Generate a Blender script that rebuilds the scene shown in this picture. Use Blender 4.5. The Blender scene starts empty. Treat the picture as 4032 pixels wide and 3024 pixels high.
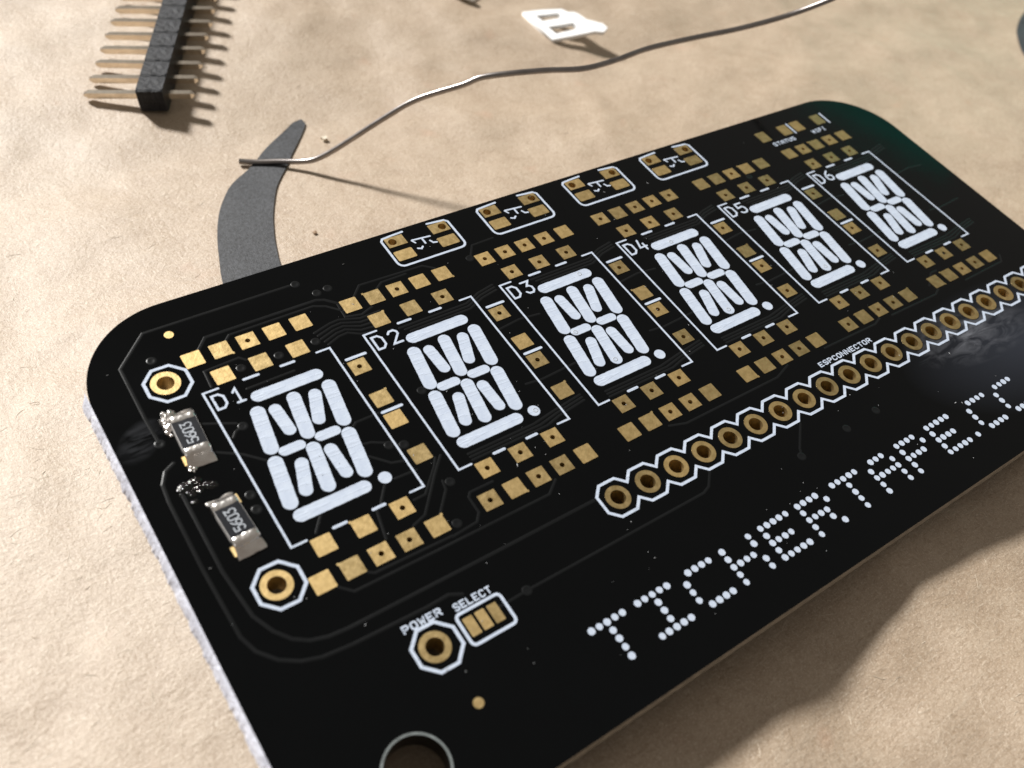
import bpy, bmesh, math, random
from mathutils import Vector, Matrix, noise

# ---------------------------------------------------------------- camera, world, lamps, exposure
scene = bpy.context.scene
COL = scene.collection
MM = 0.1                                   # 1 Blender unit = 1 cm; everything below is written in millimetres
scene.unit_settings.system = 'METRIC'
scene.unit_settings.scale_length = 0.01

cam_data = bpy.data.cameras.new('camera')
cam = bpy.data.objects.new('camera', cam_data)
COL.objects.link(cam)
cam_data.sensor_width = 36.0
cam_data.lens = 33.106
cam_data.clip_start = 0.05
cam_data.clip_end = 1000.0
right = Vector((0.8138, -0.5541, 0.1754)); down = Vector((-0.3472, -0.7055, -0.6178)); fwd = Vector((0.4660, 0.4419, -0.7665))
cam.matrix_world = Matrix(((right.x, -down.x, -fwd.x, -1.1611), (right.y, -down.y, -fwd.y, -3.6663),
                           (right.z, -down.z, -fwd.z, 4.9431), (0, 0, 0, 1)))
cam_data.dof.use_dof = True
cam_data.dof.focus_distance = 6.9
cam_data.dof.aperture_fstop = 0.50
scene.camera = cam
scene.render.resolution_x, scene.render.resolution_y = 1024, 768

world = bpy.data.worlds.new('World')
scene.world = world
world.use_nodes = True
bg = world.node_tree.nodes['Background']
bg.inputs['Color'].default_value = (1.0, 0.91, 0.80, 1)
bg.inputs['Strength'].default_value = 0.235

SUN = Vector((-0.38, 1.33, 1.0)).normalized()      # towards the window the light comes through
ld = bpy.data.lights.new('window_light', 'AREA')
ld.shape = 'DISK'; ld.size = 21.0; ld.energy = 435000; ld.color = (1.0, 0.985, 0.95)
lo = bpy.data.objects.new('window_light', ld)
COL.objects.link(lo)
lo.location = Vector((3.0, 0.5, -0.4)) + SUN * 150
lo.rotation_euler = SUN.to_track_quat('Z', 'Y').to_euler()

vs = scene.view_settings
vs.view_transform = 'Standard'; vs.look = 'None'; vs.exposure = 0.0; vs.gamma = 1.0
try: vs.use_curve_mapping = False
except Exception: pass

random.seed(7)

# ---------------------------------------------------------------- materials
def mat(name):
    m = bpy.data.materials.new(name); m.use_nodes = True
    return m, m.node_tree, m.node_tree.nodes, m.node_tree.links, m.node_tree.nodes['Principled BSDF']
def ramp(nt, fac, stops):
    r = nt.nodes.new('ShaderNodeValToRGB')
    while len(r.color_ramp.elements) < len(stops): r.color_ramp.elements.new(0.5)
    for e, (p, c) in zip(r.color_ramp.elements, stops):
        e.position = p; e.color = (*c, 1) if len(c) == 3 else c
    nt.links.new(fac, r.inputs['Fac']); return r.outputs['Color']
def coords(nt, scale=(1, 1, 1), rot=(0, 0, 0), loc=(0, 0, 0)):
    t = nt.nodes.new('ShaderNodeTexCoord'); mp = nt.nodes.new('ShaderNodeMapping')
    mp.inputs['Scale'].default_value = scale; mp.inputs['Rotation'].default_value = rot; mp.inputs['Location'].default_value = loc
    nt.links.new(t.outputs['Object'], mp.inputs['Vector']); return mp.outputs['Vector']
def noise_tex(nt, vec, scale, detail=4, rough=0.55, dist=0.0):
    n = nt.nodes.new('ShaderNodeTexNoise')
    n.inputs['Scale'].default_value = scale; n.inputs['Detail'].default_value = detail
    n.inputs['Roughness'].default_value = rough; n.inputs['Distortion'].default_value = dist
    nt.links.new(vec, n.inputs['Vector']); return n.outputs['Fac']
def mathn(nt, op, a, b=None, clamp=False):
    n = nt.nodes.new('ShaderNodeMath'); n.operation = op; n.use_clamp = clamp
    for i, v in enumerate((a, b)):
        if v is None: continue
        if isinstance(v, (int, float)): n.inputs[i].default_value = v
        else: nt.links.new(v, n.inputs[i])
    return n.outputs[0]
def mixc(nt, fac, a, b, mode='MIX'):
    n = nt.nodes.new('ShaderNodeMix'); n.data_type = 'RGBA'; n.blend_type = mode
    for s, v in ((0, fac), (6, a), (7, b)):
        if isinstance(v, (int, float)): n.inputs[s].default_value = v
        elif isinstance(v, tuple): n.inputs[s].default_value = (*v, 1)
        else: nt.links.new(v, n.inputs[s])
    return n.outputs[2]
def bump(nt, h, strength, dist, prev=None):
    b = nt.nodes.new('ShaderNodeBump'); b.inputs['Strength'].default_value = strength; b.inputs['Distance'].default_value = dist
    nt.links.new(h, b.inputs['Height'])
    if prev is not None: nt.links.new(prev, b.inputs['Normal'])
    return b.outputs['Normal']

def paper_material():
    m, nt, nd, lk, p = mat('kraft_paper')
    v = coords(nt)
    big = noise_tex(nt, v, 0.55, 4, 0.6)
    med = noise_tex(nt, v, 5.0, 5, 0.65)
    fine = noise_tex(nt, v, 38.0, 4, 0.7)
    c = ramp(nt, med, [(0.25, (0.345, 0.248, 0.168)), (0.5, (0.405, 0.303, 0.213)), (0.75, (0.47, 0.366, 0.268))])
    c = mixc(nt, ramp(nt, big, [(0.35, (0, 0, 0)), (0.68, (0.30, 0.30, 0.30))]), c, (0.55, 0.45, 0.345))
    c = mixc(nt, ramp(nt, fine, [(0.34, (0.6, 0.6, 0.6)), (0.52, (0, 0, 0))]), c, (0.29, 0.20, 0.125))
    grain = noise_tex(nt, v, 85.0, 3, 0.6)
    c = mixc(nt, ramp(nt, grain, [(0.52, (0, 0, 0)), (0.70, (0.6, 0.6, 0.6))]), c, (0.68, 0.58, 0.46))
    f1 = noise_tex(nt, coords(nt, (9, 70, 9), (0, 0, 0.5)), 1.0, 3, 0.6, 0.8)
    f2 = noise_tex(nt, coords(nt, (70, 10, 9), (0, 0, 0.25), (3, 1, 0)), 1.0, 3, 0.6, 0.8)
    f3 = noise_tex(nt, coords(nt, (11, 80, 9), (0, 0, 1.35), (7, 5, 0)), 1.0, 3, 0.6, 0.8)
    light = mathn(nt, 'MAXIMUM', f1, mathn(nt, 'MAXIMUM', f2, f3))
    c = mixc(nt, ramp(nt, light, [(0.62, (0, 0, 0)), (0.78, (0.55, 0.55, 0.55))]), c, (0.70, 0.62, 0.50))
    dark = mathn(nt, 'MINIMUM', f1, mathn(nt, 'MINIMUM', f2, f3))
    c = mixc(nt, ramp(nt, dark, [(0.24, (0.4, 0.4, 0.4)), (0.36, (0, 0, 0))]), c, (0.34, 0.24, 0.15))
    red = noise_tex(nt, coords(nt, (1, 1, 1), (0, 0, 0), (4, 9, 2)), 2.3, 2, 0.5)
    c = mixc(nt, ramp(nt, red, [(0.66, (0, 0, 0)), (0.80, (0.35, 0.35, 0.35))]), c, (0.50, 0.30, 0.20))
    lk.new(c, p.inputs['Base Color'])
    p.inputs['Roughness'].default_value = 0.50
    p.inputs['Specular IOR Level'].default_value = 1.0
    h = mathn(nt, 'ADD', mathn(nt, 'MULTIPLY', light, 0.8), mathn(nt, 'MULTIPLY', fine, 0.9))
    n0 = bump(nt, noise_tex(nt, v, 24.0, 5, 0.75), 0.36, 0.014)
    n1 = bump(nt, med, 0.28, 0.035, n0)
    n2 = bump(nt, h, 0.5, 0.010, n1)
    lk.new(n2, p.inputs['Normal'])
    return m

def mask_material(name, base, smudge_sheen=False, r0=0.07, r1=0.14):
    m, nt, nd, lk, p = mat(name)
    v = coords(nt)
    n = noise_tex(nt, v, 2.2, 5, 0.6)
    fine = noise_tex(nt, v, 60, 3, 0.6)
    r = ramp(nt, n, [(0.3, (r0, r0, r0)), (0.7, (r1, r1, r1))])
    col = mixc(nt, mathn(nt, 'MULTIPLY', n, 0.5), base, tuple(b * 1.8 for b in base))
    if smudge_sheen:                              # dried flux film beside the connector row, plus a painted pale-blue reflection
        def soft_oval(cx, cy, rx, ry, rot):
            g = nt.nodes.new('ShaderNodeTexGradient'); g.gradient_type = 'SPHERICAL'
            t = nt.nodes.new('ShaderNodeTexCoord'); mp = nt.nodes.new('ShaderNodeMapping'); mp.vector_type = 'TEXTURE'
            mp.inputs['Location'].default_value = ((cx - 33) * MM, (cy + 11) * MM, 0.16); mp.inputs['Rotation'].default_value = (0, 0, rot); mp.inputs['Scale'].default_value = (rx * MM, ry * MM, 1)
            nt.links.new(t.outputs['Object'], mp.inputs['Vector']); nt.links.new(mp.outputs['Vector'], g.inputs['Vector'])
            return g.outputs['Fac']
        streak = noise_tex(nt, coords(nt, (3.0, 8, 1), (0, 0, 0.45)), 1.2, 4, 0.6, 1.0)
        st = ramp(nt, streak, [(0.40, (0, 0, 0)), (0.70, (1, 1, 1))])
        s1 = mathn(nt, 'MULTIPLY', soft_oval(55.5, -20.6, 7.5, 2.9, -0.08), st, True)
        s2 = mathn(nt, 'MULTIPLY', soft_oval(-4.6, -1.7, 1.9, 1.2, 0.7), st, True)
        sheen = soft_oval(61, -23.5, 15, 6.5, -0.1)
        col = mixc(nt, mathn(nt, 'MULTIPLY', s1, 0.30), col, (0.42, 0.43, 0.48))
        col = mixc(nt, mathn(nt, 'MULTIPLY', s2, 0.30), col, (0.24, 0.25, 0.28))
        col = mixc(nt, mathn(nt, 'MULTIPLY', sheen, 0.085), col, (0.30, 0.34, 0.46))  # broad pale-blue reflection near the right end, painted into the mask colour
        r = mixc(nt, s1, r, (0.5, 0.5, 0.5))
    lk.new(col, p.inputs['Base Color'])
    lk.new(r, p.inputs['Roughness'])
    p.inputs['Specular IOR Level'].default_value = 0.17
    lk.new(bump(nt, fine, 0.05, 0.002), p.inputs['Normal'])
    return m

def silk_material():
    m, nt, nd, lk, p = mat('white_print')
    v = coords(nt)
    n = noise_tex(nt, v, 14, 4, 0.6)
    e = noise_tex(nt, v, 55, 3, 0.6)
    c = ramp(nt, n, [(0.3, (0.46, 0.525, 0.65)), (0.65, (0.535, 0.60, 0.715))])
    lk.new(c, p.inputs['Base Color'])
    p.inputs['Roughness'].default_value = 0.42
    rid = noise_tex(nt, coords(nt, (1.2, 9, 1), (0, 0, -0.1)), 1.6, 3, 0.5)
    n1 = bump(nt, ramp(nt, rid, [(0.46, (0, 0, 0)), (0.5, (1, 1, 1)), (0.54, (0, 0, 0))]), 0.28, 0.004)
    lk.new(bump(nt, e, 0.25, 0.004, n1), p.inputs['Normal'])
    return m

def gold_material():
    m, nt, nd, lk, p = mat('gold_plating')
    info = nd.new('ShaderNodeObjectInfo')
    v = coords(nt)
    vv = nd.new('ShaderNodeVectorMath'); vv.operation = 'ADD'
    lk.new(v, vv.inputs[0]); lk.new(info.outputs['Location'], vv.inputs[1])
    n = noise_tex(nt, vv.outputs[0], 22, 4, 0.6)
    fine = noise_tex(nt, vv.outputs[0], 90, 3, 0.6)
    c = ramp(nt, n, [(0.3, (0.50, 0.365, 0.165)), (0.7, (0.64, 0.485, 0.245))])
    c = mixc(nt, mathn(nt, 'MULTIPLY', info.outputs['Random'], 0.35), c, (0.52, 0.35, 0.14))
    lk.new(c, p.inputs['Base Color'])
    p.inputs['Metallic'].default_value = 1.0
    r = mathn(nt, 'ADD', mathn(nt, 'MULTIPLY', n, 0.16), 0.36)
    lk.new(mathn(nt, 'ADD', r, mathn(nt, 'MULTIPLY', info.outputs['Random'], 0.13)), p.inputs['Roughness'])
    n1 = bump(nt, n, 0.22, 0.008)
    lk.new(bump(nt, fine, 0.2, 0.002, n1), p.inputs['Normal'])
    return m

def solder_material():
    m, nt, nd, lk, p = mat('solder')
    v = coords(nt)
    n = noise_tex(nt, v, 12, 2, 0.5)
    c = ramp(nt, n, [(0.3, (0.70, 0.64, 0.60)), (0.7, (0.90, 0.88, 0.86))])
    lk.new(c, p.inputs['Base Color']); p.inputs['Metallic'].default_value = 1.0
    p.inputs['Roughness'].default_value = 0.27
    lk.new(bump(nt, n, 0.35, 0.035), p.inputs['Normal'])
    return m

def simple(name, col, rough=0.5, metal=0.0, bscale=0, bstr=0.3, bdist=0.01, var=0.0, vscale=8, spec=0.5):
    m, nt, nd, lk, p = mat(name)
    v = coords(nt)
    if var > 0:
        n = noise_tex(nt, v, vscale, 4, 0.6)
        c = ramp(nt, n, [(0.3, tuple(x * (1 - var) for x in col)), (0.7, tuple(min(1, x * (1 + var)) for x in col))])
        lk.new(c, p.inputs['Base Color'])
    else: p.inputs['Base Color'].default_value = (*col, 1)
    p.inputs['Roughness'].default_value = rough; p.inputs['Metallic'].default_value = metal
    p.inputs['Specular IOR Level'].default_value = spec
    if bscale: lk.new(bump(nt, noise_tex(nt, v, bscale, 4, 0.65), bstr, bdist), p.inputs['Normal'])
    return m

M = dict(
    paper=paper_material(),
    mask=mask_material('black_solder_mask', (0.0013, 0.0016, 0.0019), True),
    trace=mask_material('solder_mask_over_copper', (0.0065, 0.007, 0.0075), False, 0.24, 0.34),
    silk=silk_material(), gold=gold_material(), solder=solder_material(),
    edge=simple('board_core', (0.30, 0.26, 0.21), 0.7, 0, 60, 0.5, 0.01, 0.35, 20),
    fibre=simple('broken_fibreglass', (0.66, 0.68, 0.80), 0.5, 0, 30, 0.6, 0.02, 0.28, 7),
    rim=simple('bare_board_rim', (0.17, 0.19, 0.19), 0.45, 0, 50, 0.4, 0.01, 0.3, 15),
    resist=simple('resistor_glass', (0.009, 0.010, 0.014), 0.38, 0, 40, 0.12, 0.004, 0.25, 25, 0.25),
    ceramic=simple('resistor_ceramic', (0.55, 0.53, 0.52), 0.5, 0, 30, 0.3, 0.01, 0.1),
    mark=simple('grey_marking', (0.42, 0.45, 0.50), 0.5),
    flux=simple('flux_residue', (0.0016, 0.0015, 0.0014), 0.10, 0, 16, 0.5, 0.03, 0.0, 8, 0.6),
    plastic=simple('black_plastic', (0.012, 0.013, 0.017), 0.42, 0, 26, 0.9, 0.02, 0.6, 14, 0.22),
    pin=simple('plated_brass', (0.88, 0.80, 0.69), 0.16, 1.0, 25, 0.15, 0.006, 0.12, 10),
    wire=simple('solder_wire_metal', (0.30, 0.275, 0.265), 0.34, 1.0, 14, 0.12, 0.008, 0.14, 6),
    strip=simple('grey_card', (0.040, 0.042, 0.048), 0.6, 0, 60, 0.5, 0.008, 0.6, 34),
    white=simple('white_plastic', (0.86, 0.87, 0.88), 0.4, 0, 12, 0.2, 0.01),
    crumb=simple('pale_chip', (0.70, 0.62, 0.50), 0.6),
    dust=simple('dust', (0.45, 0.46, 0.48), 0.8),
    fibl=simple('pale_paper_fibre', (0.72, 0.64, 0.52), 0.75),
    fibd=simple('brown_paper_fibre', (0.34, 0.23, 0.15), 0.8),
)

# ---------------------------------------------------------------- mesh helpers (millimetres in, centimetres out)
class MB:
    def __init__(self): self.v = []; self.f = []
    def add(self, verts, faces):
        b = len(self.v); self.v += [tuple(q) for q in verts]; self.f += [tuple(b + i for i in fc) for fc in faces]
    def mesh(self, name, m, smooth=False):
        me = bpy.data.meshes.new(name)
        me.from_pydata([(x * MM, y * MM, z * MM) for x, y, z in self.v], [], self.f)
        me.materials.append(m); me.update()
        if smooth:
            for p in me.polygons: p.use_smooth = True
        return me
def link(name, me, parent=None, loc=None, rotz=0):
    o = bpy.data.objects.new(name, me); COL.objects.link(o)
    if parent is not None: o.parent = parent
    if loc is not None: o.location = [c * MM for c in loc]
    if rotz: o.rotation_euler[2] = rotz
    return o
def build(name, mb, m, parent=None, loc=None, smooth=False):
    return link(name, mb.mesh(name, m, smooth), parent, loc)
def tag(o, label, cat, group=None):
    o['label'] = label; o['category'] = cat
    if group: o['group'] = group
    return o
def empty(name, loc):
    o = bpy.data.objects.new(name, None); COL.objects.link(o); o.location = [c * MM for c in loc]; o.empty_display_size = 0.2
    return o

def offsets(pts, hw, closed):
    n = len(pts); L = []; R = []
    for i in range(n):
        p = Vector(pts[i])
        a = Vector(pts[i - 1]) if (i > 0 or closed) else None
        b = Vector(pts[(i + 1) % n]) if (i < n - 1 or closed) else None
        d1 = (p - a).normalized() if a is not None else None
        d2 = (b - p).normalized() if b is not None else None
        if d1 is None: d1 = d2
        if d2 is None: d2 = d1
        n1 = Vector((-d1.y, d1.x)); n2 = Vector((-d2.y, d2.x))
        mt = (n1 + n2)
        if mt.length < 1e-6: mt = n1
        mt.normalize(); k = hw / max(0.45, mt.dot(n1))
        L.append(p + mt * k); R.append(p - mt * k)
    return L, R
def stroke(mb, pts, w, z0=0.0, z1=0.025, closed=False, slope=0.0, capn=5, jit=0.0, rag=0.0):
    """a raised ridge along a polyline: mitred corners, round ends"""
    if jit:
        out = []
        seq = list(pts) + ([pts[0]] if closed else [])
        for i in range(len(seq) - 1):
            a = Vector(seq[i]); b = Vector(seq[i + 1]); n = max(1, int((b - a).length / 0.35))
            for k in range(n):
                q = a.lerp(b, k / n); out.append((q.x + random.uniform(-jit, jit) * (k > 0), q.y + random.uniform(-jit, jit) * (k > 0)))
        if not closed: out.append(tuple(pts[-1]))
        pts = out
    pts = [Vector(p) for p in pts]
    hw = w / 2
    Lb, Rb = offsets(pts, hw, closed); Lt, Rt = offsets(pts, hw - slope, closed)
    if rag:
        for i in range(len(pts)):
            for A, B in ((Lb, Lt), (Rb, Rt)):
                d = Vector((random.uniform(-rag, rag), random.uniform(-rag, rag))); A[i] = A[i] + d; B[i] = B[i] + d
    n = len(pts); V = []; F = []
    for i in range(n):
        V += [(Lb[i].x, Lb[i].y, z0), (Lt[i].x, Lt[i].y, z1), (Rt[i].x, Rt[i].y, z1), (Rb[i].x, Rb[i].y, z0)]
    m = n if closed else n - 1
    for i in range(m):
        a = 4 * i; b = 4 * ((i + 1) % n)
        F += [(a, b, b + 1, a + 1), (a + 1, b + 1, b + 2, a + 2), (a + 2, b + 2, b + 3, a + 3)]
    if not closed:
        for end in (0, n - 1):
            p = pts[end]; d = (pts[1] - pts[0]).normalized() if end == 0 else (pts[-1] - pts[-2]).normalized()
            s = -1 if end == 0 else 1
            nx = Vector((-d.y, d.x))
            base = len(V); top = []; bot = []
            for k in range(1, capn):
                t = math.pi * k / capn
                off = nx * math.cos(t) + d * s * math.sin(t)
                q = p + off * (hw - slope); V.append((q.x, q.y, z1)); top.append(len(V) - 1)
                q = p + off * hw; V.append((q.x, q.y, z0)); bot.append(len(V) - 1)
            a = 4 * end
            tl = [a + 1] + top + [a + 2]; bl = [a] + bot + [a + 3]
            if end == 0: F.append(tuple(tl))
            else: F.append(tuple(reversed(tl)))
            for k in range(len(tl) - 1):
                q = (tl[k], tl[k + 1], bl[k + 1], bl[k])
                F.append(tuple(reversed(q)) if end == 0 else q)
    mb.add(V, F)
def circle(cx, cy, r, n=24, a0=0.0):
    return [(cx + r * math.cos(a0 + 2 * math.pi * i / n), cy + r * math.sin(a0 + 2 * math.pi * i / n)) for i in range(n)]
def ring(mb, outer, inner, z0, z1, zb):
    """flat annulus with an outer wall and a barrel going down to zb"""
    n = len(outer); V = []
    for i in range(n):
        V += [(*outer[i], z0), (*outer[i], z1), (*inner[i], z1), (*inner[i], zb)]
    F = []
    for i in range(n):
        a = 4 * i; b = 4 * ((i + 1) % n)
        F += [(a, b, b + 1, a + 1), (a + 1, b + 1, b + 2, a + 2), (a + 2, b + 2, b + 3, a + 3)]
    mb.add(V, F)
def disc(mb, pts, z0, z1):
    n = len(pts); V = [(*p, z1) for p in pts] + [(*p, z0) for p in pts]
    F = [tuple(range(n))] + [(i + n, (i + 1) % n + n, (i + 1) % n, i) for i in range(n)]
    mb.add(V, F)
def boxpts(x0, x1, y0, y1, z0, z1):
    return [(x0, y0, z0), (x1, y0, z0), (x1, y1, z0), (x0, y1, z0), (x0, y0, z1), (x1, y0, z1), (x1, y1, z1), (x0, y1, z1)]
BOXF = [(3, 2, 1, 0), (4, 5, 6, 7), (0, 1, 5, 4), (1, 2, 6, 5), (2, 3, 7, 6), (3, 0, 4, 7)]

# ---------------------------------------------------------------- the crumpled kraft paper
FRONT = [(-80, 3.0), (-10, 3.0), (10, 3.2), (16, 3.35), (25, 3.65), (31, 3.0), (36, 1.95), (41, 2.4), (47, 3.15), (52, 2.4), (57, 1.75), (70, 1.8), (90, 2.2), (220, 2.4)]
def interp(tab, x):
    for (a, ya), (b, yb) in zip(tab, tab[1:]):
        if x <= b:
            t = max(0.0, min(1.0, (x - a) / (b - a))); t = t * t * (3 - 2 * t)
            return ya + (yb - ya) * t
    return tab[-1][1]
def sstep(a, b, x):
    t = max(0.0, min(1.0, (x - a) / (b - a))); return t * t * (3 - 2 * t)
CREASES = [((58, 34), (50, 12), 0.30, 1.3), ((103, 24), (118, 6), 0.35, 1.0), ((-40, 22), (2, 30), 0.40, 3.0), ((-16, 8), (-2, 20), 0.22, 1.6),
           ((30, 56), (75, 30), 0.22, 1.6), ((40, -38), (75, -60), 0.25, 2.0), ((-24, -8), (-9, -14), 0.16, 1.4), ((84, 8), (98, -10), 0.3, 1.6),
           ((24, 44), (40, 58), 0.25, 1.6), ((90, 44), (128, 22), 0.3, 1.4)]
def paper_z(u, v):
    t = max(0.0, min(1.0, (v + 32) / 67.0))
    z = -2.6 - 8.4 * t
    w = 1.0 - sstep(-26, -16, v)
    z += (-interp(FRONT, u) + 2.6) * w
    z += (-1.66 - z) * math.exp(-((u - 33) / 22) ** 2 - ((v + 10.5) / 8.5) ** 2)     # the fold the board lies on
    q = Vector((u * 0.055, v * 0.055, 3.1))
    inside = (1.0 - sstep(-4, 4, -6 - u)) * (1.0 - sstep(-4, 4, u - 72)) * (1.0 - sstep(0, 6, v - 8)) * sstep(-36, -28, v)
    amp = 0.60 * (1.0 - 0.8 * inside)
    amp *= 1.0 - 0.75 * math.exp(-((u - 16) / 12) ** 2 - ((v - 48) / 14) ** 2)
    amp *= 1.0 - 0.85 * math.exp(-((u - 17) / 17) ** 2 - ((v - 24) / 17) ** 2)
    z += amp * (noise.noise(q) + 0.45 * noise.noise(q * 2.7) + 0.22 * noise.noise(q * 6.1))
    z -= amp * 0.75 * abs(noise.noise(q * 1.5 + Vector((11, 4, 0)))) + amp * 0.35 * abs(noise.noise(q * 3.7 + Vector((2, 9, 5))))
    for (a, b, h, wd) in CREASES:
        ax, ay = a; bx, by = b; dx, dy = bx - ax, by - ay; l2 = dx * dx + dy * dy
        s = ((u - ax) * dx + (v - ay) * dy) / l2
        e = max(0.0, min(1.0, s)); px, py = ax + dx * e, ay + dy * e
        px += 0.8 * math.sin(7 * e); dist = math.hypot(u - px, v - py)
        z += h * math.exp(-dist / wd) * math.sin(math.pi * min(1, max(0, 0.1 + 0.8 * s))) * (1 - inside)
    return z

def make_paper():
    xs = [-70 + 1.0 * i for i in range(261)] + [195 + 8 * i for i in range(27)]; ys = [-75 + 1.0 * i for i in range(191)] + [120 + 8 * i for i in range(13)]
    V = [(x, y, paper_z(x, y)) for y in ys for x in xs]; nx = len(xs)
    F = [(j * nx + i, j * nx + i + 1, (j + 1) * nx + i + 1, (j + 1) * nx + i) for j in range(len(ys) - 1) for i in range(nx - 1)]
    mb = MB(); mb.add(V, F)
    o = build('kraft_paper', mb, M['paper'], smooth=True)
    o['kind'] = 'structure'; o['label'] = 'crumpled brown kraft paper covering the work surface'
    return o
make_paper()

def make_fibres(name, m, count, seed, label):
    rnd = random.Random(seed); mb = MB()
    for _ in range(count):
        r = rnd.random()
        if r < 0.45: u, v = rnd.uniform(-19, -6.6), rnd.uniform(-32, 30)
        elif r < 0.75: u, v = rnd.uniform(-19, 90), rnd.uniform(8.5, 60)
        else: u, v = rnd.uniform(15, 75), rnd.uniform(-48, -30.6)
        a = rnd.uniform(0, math.pi); l = rnd.uniform(0.25, 1.1); w = rnd.uniform(0.010, 0.022); k = rnd.uniform(-1.2, 1.2)
        P = []; x, y = u, v
        for i in range(5):
            P.append((x, y)); x += math.cos(a) * l / 4; y += math.sin(a) * l / 4; a += k / 4
        V = []; F = []
        lift = rnd.uniform(0.0, 0.02)
        for i, (x, y) in enumerate(P):
            z = paper_z(x, y) + 0.004 + lift * math.sin(math.pi * i / 4)
            n = Vector((-math.sin(a), math.cos(a)))
            V += [(x + n.x * w, y + n.y * w, z), (x, y, z + w * 0.8), (x - n.x * w, y - n.y * w, z)]
            if i: b = 3 * i; F += [(b - 3, b - 2, b + 1, b), (b - 2, b - 1, b + 2, b + 1)]
        mb.add(V, F)
    o = build(name, mb, m); o['kind'] = 'stuff'; o['label'] = label; o['category'] = 'fibres'
make_fibres('pale_paper_fibres', M['fibl'], 520, 11, 'short pale fibres lying on the kraft paper')
make_fibres('brown_paper_fibres', M['fibd'], 26, 12, 'short dark brown fibres lying on the kraft paper')

# ---------------------------------------------------------------- the circuit board
board = empty('circuit_board', (33, -11, -1.6))
tag(board, 'glossy black circuit board with six segment digits and gold pads', 'circuit board')
BO = Vector((33, -11, -1.6))
def onb(name, me, parent=None, loc=(0, 0, 0), rotz=0):
    """link a part of the board; loc in board millimetres, z 0 = top of the mask"""
    o = bpy.data.objects.new(name, me); COL.objects.link(o)
    if parent is None or parent is board:
        o.parent = board; o.location = (Vector(loc) - BO) * MM
    else:
        o.parent = parent; o.location = (Vector(loc) - Vector(parent['at'])) * MM
    o['at'] = list(loc)
    if rotz: o.rotation_euler[2] = rotz
    return o

PITCH, DW, DH = 11.43, 8.86, 12.40
ROW5 = [0.55, 2.43, 4.30, 6.20, 8.15]; ROW3 = [1.70, 4.29, 6.92]
# pads with a drilled via, per digit, read off the photograph: top row, second row, side, bottom three, bottom five
VIA = [
    ([2], [], [0], [2], [1, 2, 3][1:] + [3]),
    ([2], [2], [0, 2], [0, 1, 2], [0, 2, 3]),
    ([0, 1, 2, 3], [0, 1, 2], [0, 2, 3], [0, 1, 2], [2, 3]),
    ([0, 2, 3, 4], [0, 1, 2], [0, 2, 3], [0, 1, 2], [2, 3]),
    ([2], [0, 1, 2], [0, 2, 3], [0, 1, 2], [0, 2, 3]),
    ([1, 3], [0, 1, 2], [], [0, 1, 2], [2, 3]),
]
SIDE = [-2.30, -5.29, -7.18, -10.23]
pads = []                                      # (digit, u, v, has via)
for k in range(6):
    ox = k * PITCH
    for i, x in enumerate(ROW5): pads.append((k, ox + x, 2.87, i in VIA[k][0]))
    for i, x in enumerate(ROW3): pads.append((k, ox + x, 0.84, i in VIA[k][1]))
    if k < 5:
        for i, y in enumerate(SIDE): pads.append((k, ox + 9.88, y, i in VIA[k][2]))
    for i, x in enumerate(ROW3): pads.append((k, ox + x, -13.13, i in VIA[k][3]))
    for i, x in enumerate(ROW5): pads.append((k, ox + x, -15.21, i in VIA[k][4]))
ESP = [(19.44 + 2.54 * i, -18.93) for i in range(20)]
LONE = [(-1.68, 1.78), (-1.72, -14.14), (4.07, -21.62)]
SWC = [20.05, 28.69, 37.33, 45.97]
VIAR = 0.175

def make_substrate():
    cu = bpy.data.curves.new('outline', 'CURVE'); cu.dimensions = '2D'; cu.fill_mode = 'BOTH'; cu.extrude = 0.8 * MM
    def spline(pts):
        s = cu.splines.new('POLY'); s.points.add(len(pts) - 1); s.use_cyclic_u = True
        for p, (x, y) in zip(s.points, pts): p.co = ((x - BO.x) * MM, (y - BO.y) * MM, 0, 1)
    x0, x1, y0, y1, r = -6.2, 72.15, -30.4, 8.35, 6.6
    out = []
    for cx, cy, a in ((x1 - r, y1 - r, 0), (x0 + r, y1 - r, 90), (x0 + r, y0 + r, 180), (x1 - r, y0 + r, 270)):
        for i in range(25): t = math.radians(a + 90 * i / 24); out.append((cx + r * math.cos(t), cy + r * math.sin(t)))
    spline(out)
    for x, y in ESP: spline(circle(x, y, 0.56, 20))
    for x, y in LONE: spline(circle(x, y, 0.58, 24))
    spline(circle(-0.08, -26.7, 1.72, 40))
    for k, x, y, h in pads:
        if h: spline(circle(x, y, VIAR + 0.02, 10))
    for cx in SWC:
        for s in (-1, 1): spline(circle(cx + s * 2.2, 7.25, 0.36, 14))
    tmp = bpy.data.objects.new('tmp', cu); COL.objects.link(tmp)
    bpy.context.view_layer.update()
    dg = bpy.context.evaluated_depsgraph_get()
    me = bpy.data.meshes.new_from_object(tmp.evaluated_get(dg))
    bpy.data.objects.remove(tmp); bpy.data.curves.remove(cu)
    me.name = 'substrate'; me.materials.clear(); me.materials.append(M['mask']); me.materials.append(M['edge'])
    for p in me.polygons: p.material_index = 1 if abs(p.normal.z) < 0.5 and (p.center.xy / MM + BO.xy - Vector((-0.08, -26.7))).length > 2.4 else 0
    for vtx in me.vertices: vtx.co.z += -0.8 * MM - BO.z * MM
    o = bpy.data.objects.new('substrate', me); COL.objects.link(o); o.parent = board
    return o
make_substrate()

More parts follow.
